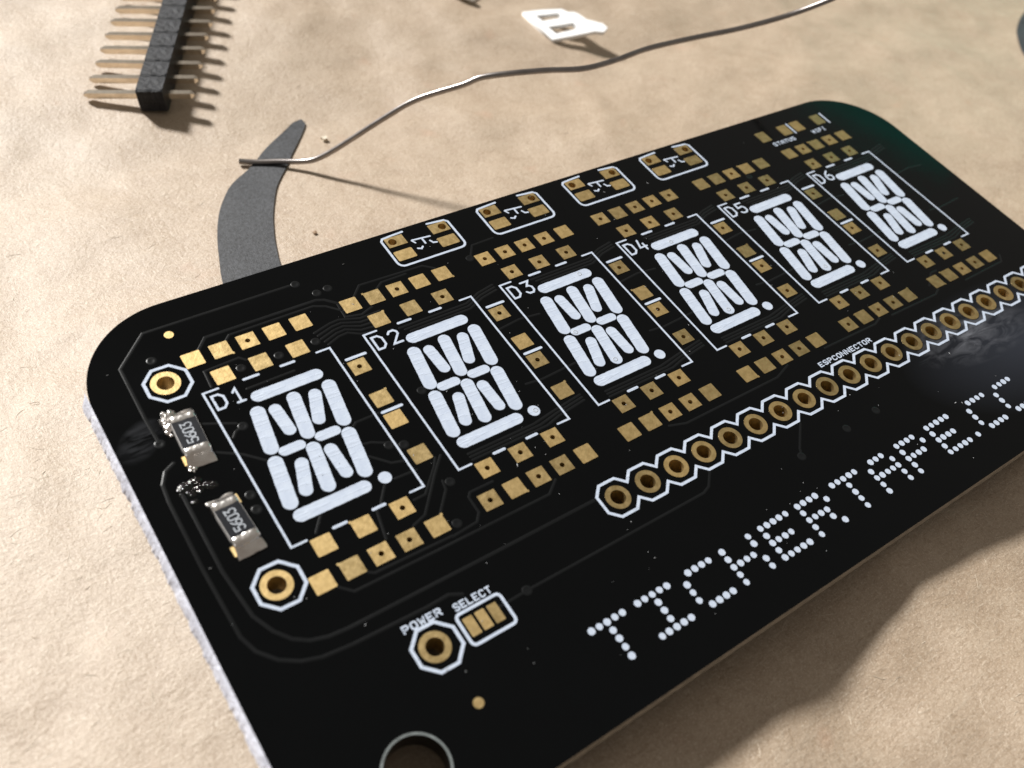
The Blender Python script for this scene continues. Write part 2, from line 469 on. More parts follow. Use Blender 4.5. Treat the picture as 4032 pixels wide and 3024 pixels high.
def make_broken_edge():
    mb = MB(); V = []; F = []; prof = 6; n = 0
    y = 3.35
    while y > -27.5:
        e = sstep(0, 0.6, 3.4 - y)
        a = noise.noise(Vector((0, y * 1.1, 1))); b = noise.noise(Vector((3, y * 3.1, 2))); c = noise.noise(Vector((5, y * 7.5, 4)))
        o1 = (0.29 + 0.04 * a + 0.02 * b) * e; o2 = (0.40 + 0.10 * a + 0.09 * b + 0.035 * c) * e
        z2 = -0.85 + 0.06 * b
        for px, pz in ((-6.196, -0.01), (-6.2 - o1 * 0.55, -0.22), (-6.2 - o1, -0.5 + 0.04 * c), (-6.2 - o2, z2), (-6.2 - o2 * 0.8, z2 - 0.25), (-6.196, -1.59)):
            V.append((px, y, pz))
        if n:
            for k in range(prof - 1):
                p = (n - 1) * prof + k; q = n * prof + k; F.append((p, q, q + 1, p + 1))
        n += 1; y -= 0.07
    F.append(tuple(range(prof))); F.append(tuple(reversed(range((n - 1) * prof, n * prof))))
    mb.add(V, F)
    for i, v in enumerate(mb.v): mb.v[i] = tuple(Vector(v) - Vector((-6.2, -12, 0)))
    o = onb('broken_edge', mb.mesh('broken_edge', M['fibre']), None, (-6.2, -12, 0))
    o['label'] = 'rough pale fibreglass left edge where the board was snapped off'
make_broken_edge()

# shared part meshes -------------------------------------------------
def pad_plain(w, h, r=0.06, z1=0.04):
    mb = MB(); pts = []
    for cx, cy, a in ((w / 2 - r, h / 2 - r, 0), (-w / 2 + r, h / 2 - r, 90), (-w / 2 + r, -h / 2 + r, 180), (w / 2 - r, -h / 2 + r, 270)):
        for i in range(3): t = math.radians(a + 45 * i); pts.append((cx + r * math.cos(t), cy + r * math.sin(t)))
    disc(mb, pts, -0.01, z1); return mb
def pad_via(w, h, hx=0.0, hr=VIAR, n=16, z1=0.04):
    outer = []; inner = []
    for i in range(n):
        t = 2 * math.pi * (i + 0.5) / n if n % 8 else 2 * math.pi * i / n
        c, s = math.cos(t), math.sin(t); k = 1 / max(abs(c), abs(s))
        outer.append((c * k * w / 2, s * k * h / 2)); inner.append((hx + hr * c, hr * s))
    mb = MB(); ring(mb, outer, inner, -0.01, z1, -1.5); return mb
ME_PAD = pad_plain(1.26, 1.22).mesh('contact_pad', M['gold'])
ME_PADV = pad_via(1.26, 1.22).mesh('contact_pad', M['gold'])
# a few pads whose corner is nicked or has the stub of its trace showing
def pad_stub(cx, cy):
    mb = pad_plain(1.26, 1.22); disc(mb, [(cx * 0.62 - 0.08, cy * 0.58 - 0.07), (cx * 0.62 + 0.08, cy * 0.58 - 0.07), (cx * 0.62 + 0.08, cy * 0.58 + 0.09), (cx * 0.62 - 0.08, cy * 0.58 + 0.09)], -0.01, 0.036)
    return mb.mesh('contact_pad', M['gold'])
ME_STUB = [pad_stub(-1, 1), pad_stub(1, 1), pad_stub(1, -1)]
def ring_mesh(ro, ri):
    mb = MB(); ring(mb, circle(0, 0, ro, 28), circle(0, 0, ri, 28), -0.01, 0.045, -1.59); return mb.mesh('plated_hole', M['gold'])
ME_RING = ring_mesh(0.87, 0.53); ME_RING_BIG = ring_mesh(0.93, 0.55)

# six digit footprints -------------------------------------------------
K = 0.16
def sl(x, y): return (x + K * (y + 6.2), y)
SEGS = [((2.22, -1.65), (6.30, -1.65), 0.92), ((1.86, -2.82), (1.86, -5.66), 0.98), ((2.96, -3.08), (3.34, -4.90), 0.86), ((4.34, -2.74), (4.34, -5.62), 0.94),
        ((5.72, -3.08), (5.34, -4.98), 0.86), ((6.82, -2.84), (6.82, -5.72), 0.98), ((2.58, -6.22), (3.62, -6.22), 0.74), ((5.02, -6.22), (6.04, -6.22), 0.74),
        ((1.82, -6.74), (1.82, -9.70), 0.98), ((3.30, -7.50), (2.97, -9.34), 0.86), ((4.33, -6.80), (4.33, -9.66), 0.94), ((5.32, -7.36), (5.68, -9.30), 0.86),
        ((6.80, -6.80), (6.80, -9.74), 0.98), ((2.15, -10.75), (6.36, -10.75), 0.92)]
ME_SEG = []
for a, b, w in SEGS:
    a = Vector(sl(*a)); b = Vector(sl(*b)); c = (a + b) / 2
    mb = MB(); nn = max(3, int((b - a).length / 0.16)); stroke(mb, [(a - c).lerp(b - c, t / nn) for t in range(nn + 1)], w, -0.005, 0.03, slope=0.02, capn=11, rag=0.011)
    ME_SEG.append((mb.mesh('segment', M['silk']), c))
mb = MB(); disc(mb, circle(0, 0, 0.43, 22), -0.005, 0.03); ME_DOT = mb.mesh('decimal_point', M['silk'])
GL = {
 'D': [[(0, 0), (0, 6), (2.5, 6), (4, 4.6), (4, 1.4), (2.5, 0), 'c']], '1': [[(0.6, 4.6), (2, 6), (2, 0)], [(0.5, 0), (3.5, 0)]],
 '2': [[(0, 5), (1, 6), (3, 6), (4, 5), (4, 4), (0, 0), (4, 0)]], '3': [[(0, 6), (4, 6), (2, 3.7), (3, 3.6), (4, 2.6), (4, 1), (3, 0), (1, 0), (0, 1)]],
 '4': [[(1.3, 6), (0, 1.8), (4, 1.8)], [(2.9, 3.6), (2.9, 0)]], '5': [[(3.8, 6), (0.2, 6), (0, 3.4), (2.8, 3.7), (4, 2.7), (4, 1), (3, 0), (1, 0), (0, 0.8)]],
 '6': [[(3.4, 6), (1.2, 4.6), (0, 2.6), (0, 1), (1, 0), (3, 0), (4, 1), (4, 2.2), (3, 3.2), (0.8, 3.0)]],
 '0': [[(1, 0), (0, 1), (0, 5), (1, 6), (3, 6), (4, 5), (4, 1), (3, 0), 'c']], 'O': [[(1, 0), (0, 1), (0, 5), (1, 6), (3, 6), (4, 5), (4, 1), (3, 0), 'c']],
 'P': [[(0, 0), (0, 6), (3, 6), (4, 5), (4, 3.8), (3, 2.8), (0.3, 2.8)]], 'R': [[(0, 0), (0, 6), (3, 6), (4, 5), (4, 3.8), (3, 2.8), (0.3, 2.8)], [(2, 2.8), (4, 0)]],
 'W': [[(0, 6), (0.8, 0), (2, 3.8), (3.2, 0), (4, 6)]], 'E': [[(4, 6), (0, 6), (0, 0), (4, 0)], [(0.3, 3), (3, 3)]], 'F': [[(4, 6), (0, 6), (0, 0)], [(0.3, 3), (3, 3)]],
 'S': [[(4, 5.2), (3, 6), (1, 6), (0, 5), (0, 4), (1, 3.1), (3, 2.9), (4, 2), (4, 1), (3, 0), (1, 0), (0, 0.8)]], 'L': [[(0, 6), (0, 0), (4, 0)]],
 'C': [[(4, 5), (3, 6), (1, 6), (0, 5), (0, 1), (1, 0), (3, 0), (4, 1)]], 'T': [[(0, 6), (4, 6)], [(2, 6), (2, 0)]], 'N': [[(0, 0), (0, 6), (4, 0), (4, 6)]],
 'A': [[(0, 0), (0, 4.4), (2, 6), (4, 4.4), (4, 0)], [(0.3, 2.4), (3.7, 2.4)]], 'U': [[(0, 6), (0, 1), (1, 0), (3, 0), (4, 1), (4, 6)]], 'I': [[(2, 0), (2, 6)], [(1, 6), (3, 6)], [(1, 0), (3, 0)]],
}
def text(mb, s, x0, y0, cw, ch, adv, w, z1=0.026, turn=False):
    """stroke lettering; turn=True reads bottom to top"""
    for i, chh in enumerate(s):
        if chh == ' ': continue
        for j, st in enumerate(GL[chh]):
            cl = st[-1] == 'c'; P = []
            for q in (st[:-1] if cl else st):
                x = i * adv + q[0] / 4 * cw; y = q[1] / 6 * ch
                P.append((x0 - y, y0 + x) if turn else (x0 + x, y0 + y))
            stroke(mb, P, w, -0.004, z1 + 0.004 * j, closed=cl, capn=4, rag=0.008)

for k in range(6):
    ox = k * PITCH; at = (ox, 0, 0)
    mb = MB(); lw = 0.145
    stroke(mb, [(1.0, 0), (0, 0), (0, -DH), (0.95, -DH)], lw, jit=0.006)
    stroke(mb, [(7.88, 0), (DW, 0), (DW, -DH), (7.88, -DH)], lw, jit=0.006)
    for x0, x1, y in ((2.72, 3.70, -0.04), (5.30, 6.22, -0.04), (2.70, 3.52, -DH), (5.32, 6.12, -DH)): stroke(mb, [(x0, y), (x1, y)], 0.2)
    if k < 5:
        for y in (-1.43, -6.34): stroke(mb, [(9.36, y), (10.78, y)], 0.22)
    fp = onb('digit_outline', mb.mesh('digit_outline', M['silk']), None, at)
    mb = MB(); text(mb, 'D' + str(k + 1), 0.36, -1.58, 0.68, 1.14, 1.2, 0.165)
    onb('digit_number', mb.mesh('digit_number', M['silk']), fp, at)
    for me, c in ME_SEG: onb('segment', me, fp, (ox + c.x, c.y, 0))
    onb('decimal_point', ME_DOT, fp, (ox + 7.06, -10.75, 0))
    for i, (kk, x, y, h) in enumerate(pads):
        if kk != k: continue
        me = ME_PADV if h else (ME_PAD if random.random() < 0.6 else random.choice(ME_STUB))
        onb('contact_pad', me, fp, (x, y, 0), random.uniform(-0.012, 0.012))

# four push-button footprints along the top edge
ME_SWPAD = pad_plain(1.56, 1.02, 0.1).mesh('contact_pad', M['gold'])
ME_SWPADL = pad_via(1.56, 1.02, -0.28, 0.33, 24).mesh('contact_pad', M['gold'])
ME_SWPADR = pad_via(1.56, 1.02, 0.28, 0.33, 24).mesh('contact_pad', M['gold'])
for cx in SWC:
    at = (cx, 6.3, 0); mb = MB()
    pts = [(-0.95, 1.68), (-2.75, 1.55), (-2.95, 1.3), (-2.95, -1.1)]
    pts += [(-2.95 + 0.5 - 0.5 * math.cos(t), -1.1 - 0.5 * math.sin(t)) for t in (0.4, 0.8, 1.2)] + [(-2.45, -1.6), (2.45, -1.6)]
    pts += [(2.45 + 0.5 * math.sin(t), -1.1 - 0.5 * math.cos(t)) for t in (0.4, 0.8, 1.2)] + [(2.95, -1.1), (2.95, 1.3), (2.7, 1.55), (1.25, 1.68)]
    stroke(mb, pts, 0.18, jit=0.006)
    stroke(mb, [(-0.72, 0.55), (0.78, 0.42)], 0.15); stroke(mb, [(0.08, 0.46), (0.08, -0.12)], 0.15, z1=0.029)
    stroke(mb, [(-0.78, 0.52), (-0.62, 0.2)], 0.13, z1=0.032)
    stroke(mb, [(-0.75, -0.38), (-0.5, -0.52), (-0.3, -0.35)], 0.15); stroke(mb, [(0.55, -0.02), (0.68, -0.3), (0.95, -0.35)], 0.15)
    fp = onb('button_outline', mb.mesh('button_outline', M['silk']), None, at)
    onb('contact_pad', ME_SWPADL, fp, (cx - 1.92, 7.25, 0)); onb('contact_pad', ME_SWPADR, fp, (cx + 1.92, 7.25, 0))
    onb('contact_pad', ME_SWPAD, fp, (cx - 1.95, 5.74, 0)); onb('contact_pad', ME_SWPAD, fp, (cx + 1.86, 5.74, 0))

# connector row
mb = MB(); top = []; bot = []
for i, (x, y) in enumerate(ESP):
    x -= ESP[0][0]
    if i == 0: top.append((-1.27, 0.635)); bot.append((-1.27, -0.635))
    top += [(x - 0.635, 1.27), (x + 0.635, 1.27), (x + 1.27, 0.635)]; bot += [(x - 0.635, -1.27), (x + 0.635, -1.27), (x + 1.27, -0.635)]
stroke(mb, top + bot[::-1], 0.2, closed=True, jit=0.005)
row = onb('connector_outline', mb.mesh('connector_outline', M['silk']), None, (*ESP[0], 0))
row['label'] = 'white zigzag outline round the row of plated holes'
for x, y in ESP: onb('plated_hole', ME_RING, row, (x, y, 0))
mb = MB(); text(mb, 'ESPCONNECTOR', 0, 0, 0.33, 0.37, 0.51, 0.09)
onb('printed_word', mb.mesh('printed_word', M['silk']), None, (40.78, -17.36, 0))

# three lone plated holes in octagons
for x, y in LONE:
    mb = MB(); stroke(mb, [(-0.56, 1.36), (0.56, 1.36), (1.36, 0.56), (1.36, -0.56), (0.56, -1.36), (-0.56, -1.36), (-1.36, -0.56), (-1.36, 0.56)], 0.21, closed=True, jit=0.008)
    fp = onb('octagon_outline', mb.mesh('octagon_outline', M['silk']), None, (x + 0.13, y - 0.06, 0))
    onb('plated_hole', ME_RING_BIG, fp, (x, y, 0))
# power select jumper
mb = MB()
rr = []
for cx, cy, a in ((1.22, 0.73, 0), (-1.22, 0.73, 90), (-1.22, -0.73, 180), (1.22, -0.73, 270)):
    for i in range(4): t = math.radians(a + 30 * i); rr.append((cx + 0.28 * math.cos(t), cy + 0.28 * math.sin(t)))
stroke(mb, rr, 0.19, closed=True)
jp = onb('jumper_outline', mb.mesh('jumper_outline', M['silk']), None, (7.47, -21.66, 0))
ME_JP = pad_plain(0.63, 1.2, 0.05).mesh('jumper_pad', M['gold'])
for x in (6.53, 7.34, 8.16): onb('jumper_pad', ME_JP, jp, (x, -21.61, 0))
mb = MB(); text(mb, 'POWER', 0, 0.06, 0.33, 0.40, 0.52, 0.105); onb('printed_word', mb.mesh('printed_word', M['silk']), None, (3.02, -20.22, 0))
mb = MB(); text(mb, 'SELECT', 0, 0.05, 0.27, 0.40, 0.435, 0.098); onb('printed_word', mb.mesh('printed_word', M['silk']), None, (6.22, -20.46, 0))
# status / wifi lamps' pads
ME_LP = pad_plain(1.18, 1.36, 0.08).mesh('contact_pad', M['gold'])
for x in (56.95, 59.90, 61.68, 64.62): onb('contact_pad', ME_LP, None, (x, 5.76, 0))
mb = MB(); stroke(mb, [(60.79 - 60, 6.44 - 5), (60.79 - 60, 5.02 - 5)], 0.16); stroke(mb, [(65.62 - 60, 6.44 - 5), (65.62 - 60, 4.95 - 5)], 0.16)
onb('lamp_bars', mb.mesh('lamp_bars', M['silk']), None, (60, 5, 0))
mb = MB(); text(mb, 'STATUS', 0, 0.05, 0.33, 0.4, 0.5, 0.085); onb('printed_word', mb.mesh('printed_word', M['silk']), None, (57.2, 4.22, 0))
mb = MB(); text(mb, 'WIFI', 0, 0.05, 0.33, 0.4, 0.48, 0.085); onb('printed_word', mb.mesh('printed_word', M['silk']), None, (62.58, 4.22, 0))

# dot-matrix name along the bottom
DOTS = {'T': ['11111', '00100', '00100', '00100', '00100'], 'I': ['11111', '00100', '00100', '00100', '11111'], 'C': ['01111', '10000', '10000', '10000', '01111'],
        'K': ['10001', '10001', '11110', '10001', '10001'], 'E': ['11111', '10000', '11110', '10000', '11111'], 'R': ['11110', '10001', '11110', '10010', '10001'],
        'A': ['01110', '10001', '11111', '10001', '10001'], 'P': ['11110', '10001', '11110', '10000', '10000'], '.': ['0', '0', '0', '0', '1']}
x = 12.37; DP = 0.585; ME_PDOT = []
for i in range(6):
    mb = MB(); disc(mb, [(a * (1 + random.uniform(-0.05, 0.05)), b * (1 + random.uniform(-0.05, 0.05))) for a, b in circle(0, 0, 0.215 + 0.004 * i, 14)], -0.005, 0.028)
    ME_PDOT.append(mb.mesh('printed_dot', M['silk']))
for ch in 'TICKERTAPE.CC':
    lx = x if ch != '.' else x - 0.1
    le = bpy.data.objects.new('dot_letter', None); COL.objects.link(le); le.parent = board; le.empty_display_size = 0.05
    le.location = (Vector((lx, -25.32, 0)) - BO) * MM; le['at'] = [lx, -25.32, 0]
    for r, rowd in enumerate(DOTS[ch]):
        for c, b in enumerate(rowd):
            if b == '1': onb('printed_dot', random.choice(ME_PDOT), le, (lx + c * DP + random.uniform(-0.01, 0.01), -25.32 - r * DP + random.uniform(-0.01, 0.01), 0), random.random())
    x += 3.51 if ch != '.' else 1.05

# bare copper dots and mounting hole rim
mb = MB(); disc(mb, circle(0, 0, 0.31, 20), -0.01, 0.03); ME_FID = mb.mesh('alignment_dot', M['gold'])
for q in ((0.0, 5.47, 0), (4.47, -25.46, 0)): onb('alignment_dot', ME_FID, None, q)
mb = MB(); ring(mb, circle(0, 0, 1.86, 40), circle(0, 0, 1.74, 40), -0.01, 0.012, -0.08)
onb('hole_rim', mb.mesh('hole_rim', M['rim']), None, (-0.08, -26.7, 0))

# copper tracks showing as faint ridges under the mask
def shift(L, dx, dy=0): return [(a + dx, b + dy) for a, b in L]
TR = [[(9.0, 6.3), (-1.43, 6.28), (-3.70, 4.02), (-3.76, -0.22), (-3.70, -2.27)],
      [(1.19, 3.5), (1.97, 4.31), (10.04, 4.31), (10.57, 4.1), (11.5, 3.2)], [(3.0, 3.45), (3.45, 3.86), (9.6, 3.88), (10.4, 3.5), (11.3, 2.6)],
      [(0.70, 0.30), (0.80, 1.66), (3.21, 1.78), (3.55, 1.41)],
      [(-3.5, -4.05), (-4.15, -4.4), (-4.62, -5.2), (-4.75, -6.5), (-4.79, -11.33), (-4.66, -16.0), (-4.3, -17.1), (-3.5, -18.1), (-2.5, -18.75), (-1.43, -19.1), (0.35, -19.27), (4.9, -19.4), (6.4, -19.35), (7.1, -19.7)],
      [(-3.9, -6), (-3.92, -12), (-3.6, -15.2), (-3.04, -16.5), (-2.36, -17.4), (-1.59, -17.93), (-0.62, -18.22), (0.56, -18.32), (9.38, -18.36), (17.9, -18.36)],
      [(1.1, -15.8), (1.85, -16.55), (7.2, -16.6), (15.6, -16.62), (16.6, -15.9)], [(3.0, -15.82), (3.4, -16.1), (8.6, -16.2)],
      [(8.55, -21.41), (9.25, -21.4), (10.55, -21.36), (24.84, -21.42), (25.49, -21.2), (26.4, -20.3)], [(33.3, -22.5), (33.6, -22.0), (35.3, -20.4)],
      [(6.9, -14.5), (7.9, -14.18), (9.9, -12.0), (11.0, -10.9)], [(8.7, -14.6), (9.96, -13.25), (10.11, -12.6)], [(7.84, -12.97), (8.66, -12.95), (10.2, -11.46), (10.6, -10.9)],
      [(12.9, -14.12), (11.19, -14.12), (10.92, -14.4), (10.9, -15.6), (10.44, -16.1), (8.6, -16.25)],
      [(7.21, -6.44), (7.49, -6.25), (9.3, -6.25)], [(6.9, -7.9), (7.61, -8.05), (8.39, -8.5)], [(6.8, -11.2), (5.98, -12.2)], [(5.48, -12.6), (5.04, -14.5)], [(2.42, -11.3), (1.66, -12.2)],
      [(7.0, -8.95), (7.96, -9.98), (8.7, -10.2)], [(7.6, -11.09), (9.1, -11.15)], [(1.16, -3.37), (0.6, -3.55), (0.3, -3.9)], [(-1.2, -2.0), (0.1, -2.6), (0.9, -3.0)],
      [(-1.1, -4.4), (0.3, -5.3), (1.6, -6.6), (1.9, -7.6)], [(2.6, -0.80), (5.9, -0.75)],
      [(11.2, 3.3), (11.14, 2.06), (12.3, 1.79), (13.3, 2.13)], [(12.58, 3.5), (13.46, 4.35), (18.65, 4.2), (19.4, 3.6)], [(14.4, 3.5), (15.05, 3.95), (17.1, 3.98)],
      [(22.6, 3.6), (23.32, 4.55), (25.3, 4.6)], [(56.7, -15.3), (58.15, -14.3), (58.9, -14.3)], [(60.6, -16.3), (66.0, -16.25), (66.6, -15.6)], [(50.7, -16.15), (56.4, -16.25), (57.2, -15.9)],
      [(42.5, -16.1), (48.5, -16.2), (49.4, -15.9)], [(26.3, -16.1), (27.6, -16.5), (36.8, -16.5), (38.4, -16.0)]]
for n in range(5):
    y = 0.55 + 0.33 * n; TR.append([(8.95 - 0.1 * n, y - 0.25), (9.9, y + 0.1), (10.6, y + 0.15), (11.4 + 0.15 * n, y - 0.35), (12.4 + 0.3 * n, y - 0.5 + 0.05 * n)])
for k in range(1, 6):
    ox = k * PITCH
    for n in range(3):
        y = -0.45 - 0.28 * n; TR.append([(ox + 2.6 + 0.3 * n, y), (ox + 8.2, y), (ox + 9.6, y + 0.55), (ox + 11.0, y + 0.8)])
    for n in range(3):
        y = -11.65 - 0.26 * n; TR.append([(ox + 1.2, y), (ox + 6.4 + 0.4 * n, y), (ox + 8.4, y + 0.3), (ox + 10.8, y + 0.6)])
    TR.append([(ox + 9.0, -3.6), (ox + 10.9, -3.4), (ox + 12.6, -3.6)]); TR.append([(ox + 7.9, -8.6), (ox + 9.2, -8.75), (ox + 12.2, -8.6)])
for i, L in enumerate(TR):
    o0 = Vector(L[0]); mb = MB()
    stroke(mb, [(a - o0.x, b - o0.y) for a, b in L], 0.24 if i in (0, 1, 4, 5) else 0.19, -0.001, 0.022 if i in (0, 4) else 0.011, slope=0.066 if i in (0, 1, 4, 5) else 0.06, capn=4)
    onb('copper_track', mb.mesh('copper_track', M['trace']), None, (o0.x, o0.y, 0))
# tented vias: shallow domed rings with a sunken middle
mb = MB(); V = []; F = []; prof = [(0.34, -0.005), (0.29, 0.016), (0.19, 0.018), (0.12, 0.005), (0.04, 0.003)]; n = 18
for r, z in prof: V += [(*q, z) for q in circle(0, 0, r, n)]
for a in range(len(prof) - 1):
    for i in range(n): F.append((a * n + i, a * n + (i + 1) % n, (a + 1) * n + (i + 1) % n, (a + 1) * n + i))
F.append(tuple((len(prof) - 1) * n + i for i in range(n)))
mb.add(V, F); ME_VIA = mb.mesh('tented_via', M['trace'], True)
for q in [(1.16, -3.37), (5.59, 0.85), (2.97, 0.92), (8.29, 0.91), (-0.52, -8.13), (-0.61, -9.2), (8.5, -8.75), (9.36, -9.14), (10.5, -12.89), (9.3, -15.61), (9.42, 6.27), (-1.77, 3.87),
          (33.25, -22.54), (38.2, -22.4), (41.6, -22.3), (15.9, 2.5), (11.3, 5.0), (22.4, 3.4), (10.55, -21.36), (12.6, -5.9), (-3.7, -2.4), (10.4, 4.9), (51.4, 1.9), (61.2, -13.2)]:
    onb('tented_via', ME_VIA, None, (q[0], q[1], 0))

mb = MB(); ring(mb, circle(0, 0, 0.19, 16), circle(0, 0, 0.12, 16), 0.028, 0.036, 0.029); ME_DIMPLE = mb.mesh('printed_over_via', M['mark'], True)
for q in [(29.31, -1.54), (25.41, -6.26), (26.53, -9.65), (38.72, -1.74), (38.03, -9.63), (18.61, -10.76), (49.48, -9.57), (63.27, -1.59)]:
    onb('printed_over_via', ME_DIMPLE, None, (*q, 0))

# two chip resistors soldered near the left edge
def lump(mb, c, r, sq=(1, 1, 1), amp=0.3, seed=0, fr=3.0, lat=9, lon=14):
    V = []; F = []
    for i in range(lat + 1):
        th = math.pi * i / lat
        for j in range(lon):
            ph = 2 * math.pi * j / lon
            d = Vector((math.sin(th) * math.cos(ph), math.sin(th) * math.sin(ph), math.cos(th)))
            k = r * (1 + amp * noise.noise(d * fr + Vector((seed * 7.1, seed, 0))))
            V.append((c[0] + d.x * k * sq[0], c[1] + d.y * k * sq[1], c[2] + d.z * k * sq[2]))
    for i in range(lat):
        for j in range(lon): F.append((i * lon + j, (i + 1) * lon + j, (i + 1) * lon + (j + 1) % lon, i * lon + (j + 1) % lon))
    mb.add(V, F)
def cap(sgn, seed, sag):
    """metal end of a chip resistor with its solder fillet, as one lumpy loft"""
    mb = MB(); V = []; F = []; prof = []
    # stations along v from the inner edge of the band to the foot of the fillet: (y, half width, top z)
    st = [(1.02, 0.79, 0.60), (1.12, 0.80, 0.63), (1.36, 0.80, 0.63), (1.52, 0.79, 0.60), (1.60, 0.80, 0.42), (1.72, 0.84, 0.24), (1.92 + sag, 0.88, 0.10), (2.08 + sag, 0.86, 0.02)]
    n = 12
    for i, (y, hw, zt) in enumerate(st):
        for j in range(n + 1):
            t = j / n
            if t < 0.2: x, z = -hw, zt * t / 0.2
            elif t > 0.8: x, z = hw, zt * (1 - t) / 0.2
            else: x, z = -hw + 2 * hw * (t - 0.2) / 0.6, zt
            nz = noise.noise(Vector((x * 2.4 + seed * 3, y * 2.7, z * 2 + seed))); nb = noise.noise(Vector((x * 6, y * 6, seed * 2.0)))
            k = 0.2 + 0.8 * sstep(1.3, 1.8, y)
            V.append((x + 0.05 * nb * k, sgn * (y + 0.10 * nz * k), max(0.005, z + (0.07 * nz + 0.02 * nb) * (0.3 + k) * (0.2 < t < 0.8))))
    for i in range(len(st) - 1):
        for j in range(n):
            q = (i * (n + 1) + j, i * (n + 1) + j + 1, (i + 1) * (n + 1) + j + 1, (i + 1) * (n + 1) + j)
            F.append(q if sgn < 0 else tuple(reversed(q)))
    mb.add(V, F); return mb
for idx, (cx, cy, rz) in enumerate(((-1.97, -2.78, -0.04), (-2.10, -9.56, 0.05))):
    at = (cx, cy, 0)
    mb = MB(); mb.add(boxpts(-0.77, 0.77, -1.5, 1.5, 0.05, 0.555), BOXF)
    body = onb('chip_resistor', mb.mesh('chip_resistor', M['ceramic']), None, at, rz)
    body['label'] = ('upper' if idx == 0 else 'lower') + ' chip resistor marked 5603, soldered beside the D1 outline'
    mb = MB(); V = boxpts(-0.745, 0.745, -1.06, 1.06, 0.556, 0.60)
    mb.add(V, BOXF); onb('glass_coat', mb.mesh('glass_coat', M['resist']), body, at)
    mb = MB(); text(mb, '5603', 0, 0, 0.30, 0.62, 0.40, 0.075, 0.006, True)
    onb('marking', mb.mesh('marking', M['mark']), body, (cx + 0.30, cy - 0.76, 0.604))
    for s in (1, -1):
        onb('solder_joint', cap(s, idx * 5 + s + 3, 0.12 if s < 0 else 0.02).mesh('solder_joint', M['solder'], True), body, at)
    for sx, sy in ((-0.88, -1.55), (0.9, 1.5)) if idx else ((-0.88, -1.5),):
        mb = MB(); disc(mb, [(-0.09, -0.34), (0.09, -0.34), (0.09, 0.34), (-0.09, 0.34)], -0.02, 0.05)
        onb('pad_edge', mb.mesh('pad_edge', M['gold']), body, (cx + sx, cy + sy, 0))
# splashes of solder at the upper resistor and beads of flux between the two
mb = MB()
for i, (x, y, r) in enumerate([(-2.60, -0.85, 0.34), (-2.80, -1.15, 0.34), (-2.85, -1.55, 0.28), (-2.98, -1.85, 0.16), (-2.35, -0.70, 0.28), (-2.72, -0.45, 0.15), (-2.9, -2.15, 0.10)]):
    lump(mb, (x + 2.6, y + 1, 0.05), r, (1.15, 1.35, 0.75), 0.35, i + 1, 2.2, 12, 18)
onb('solder_splash', mb.mesh('solder_splash', M['solder'], True), None, (-2.6, -1, 0))
mb = MB()
for x, y, r in ((0.0, 0.15, 0.17), (0.16, 0.0, 0.13), (-0.12, -0.02, 0.10), (0.05, -0.2, 0.06)): lump(mb, (x, y, 0.02), r, (1.2, 1, 0.6), 0.4, x * 7, 2.2)
onb('solder_splash', mb.mesh('solder_splash', M['solder'], True), None, (-2.75, -4.95, 0))
mb = MB()
for i in range(15):
    lump(mb, (random.gauss(-0.25, 0.45), random.gauss(0.25, 0.30), 0.0), random.uniform(0.06, 0.30), (1.3, 1, 0.16), 0.35, i + 40, 2.2, 8, 12)
for x, y, r in ((-0.73, 0.57, 0.42), (-0.1, 0.65, 0.40), (0.69, 0.05, 0.3), (-0.58, -0.57, 0.2), (-0.07, 0.0, 0.22), (0.9, -0.1, 0.14)):
    lump(mb, (x, y, 0), r, (1.2, 0.9, 0.22), 0.3, x * 5, 2.0)
fx = onb('flux_beads', mb.mesh('flux_beads', M['flux'], True), None, (-2.9, -6.5, 0)); fx['kind'] = 'stuff'

# dust on the board
mb = MB()
for i in range(150):
    x, y = random.uniform(-5.5, 55), random.uniform(-29.5, 8)
    r = random.uniform(0.015, 0.04); a = random.uniform(0, math.pi); l = random.choice([1, 1, 1.5, 4]) * r
    P = [(x + math.cos(a) * l, y + math.sin(a) * l), (x - math.sin(a) * r, y + math.cos(a) * r), (x - math.cos(a) * l, y - math.sin(a) * l), (x + math.sin(a) * r, y - math.cos(a) * r)]
    V = [(*P[0], 0.05), (*P[1], 0.05), (*P[2], 0.05), (*P[3], 0.05), (x, y, 0.05 + r), (x, y, 0.045)]
    mb.add(V, [(0, 1, 4), (1, 2, 4), (2, 3, 4), (3, 0, 4), (1, 0, 5), (2, 1, 5), (3, 2, 5), (0, 3, 5)])
lumpy = [(-0.28, -19.9), (-1.9, -17.6)]
o = build('dust', mb, M['dust']); o['kind'] = 'stuff'; o['label'] = 'fine pale dust specks lying on the black board'; o['category'] = 'dust'

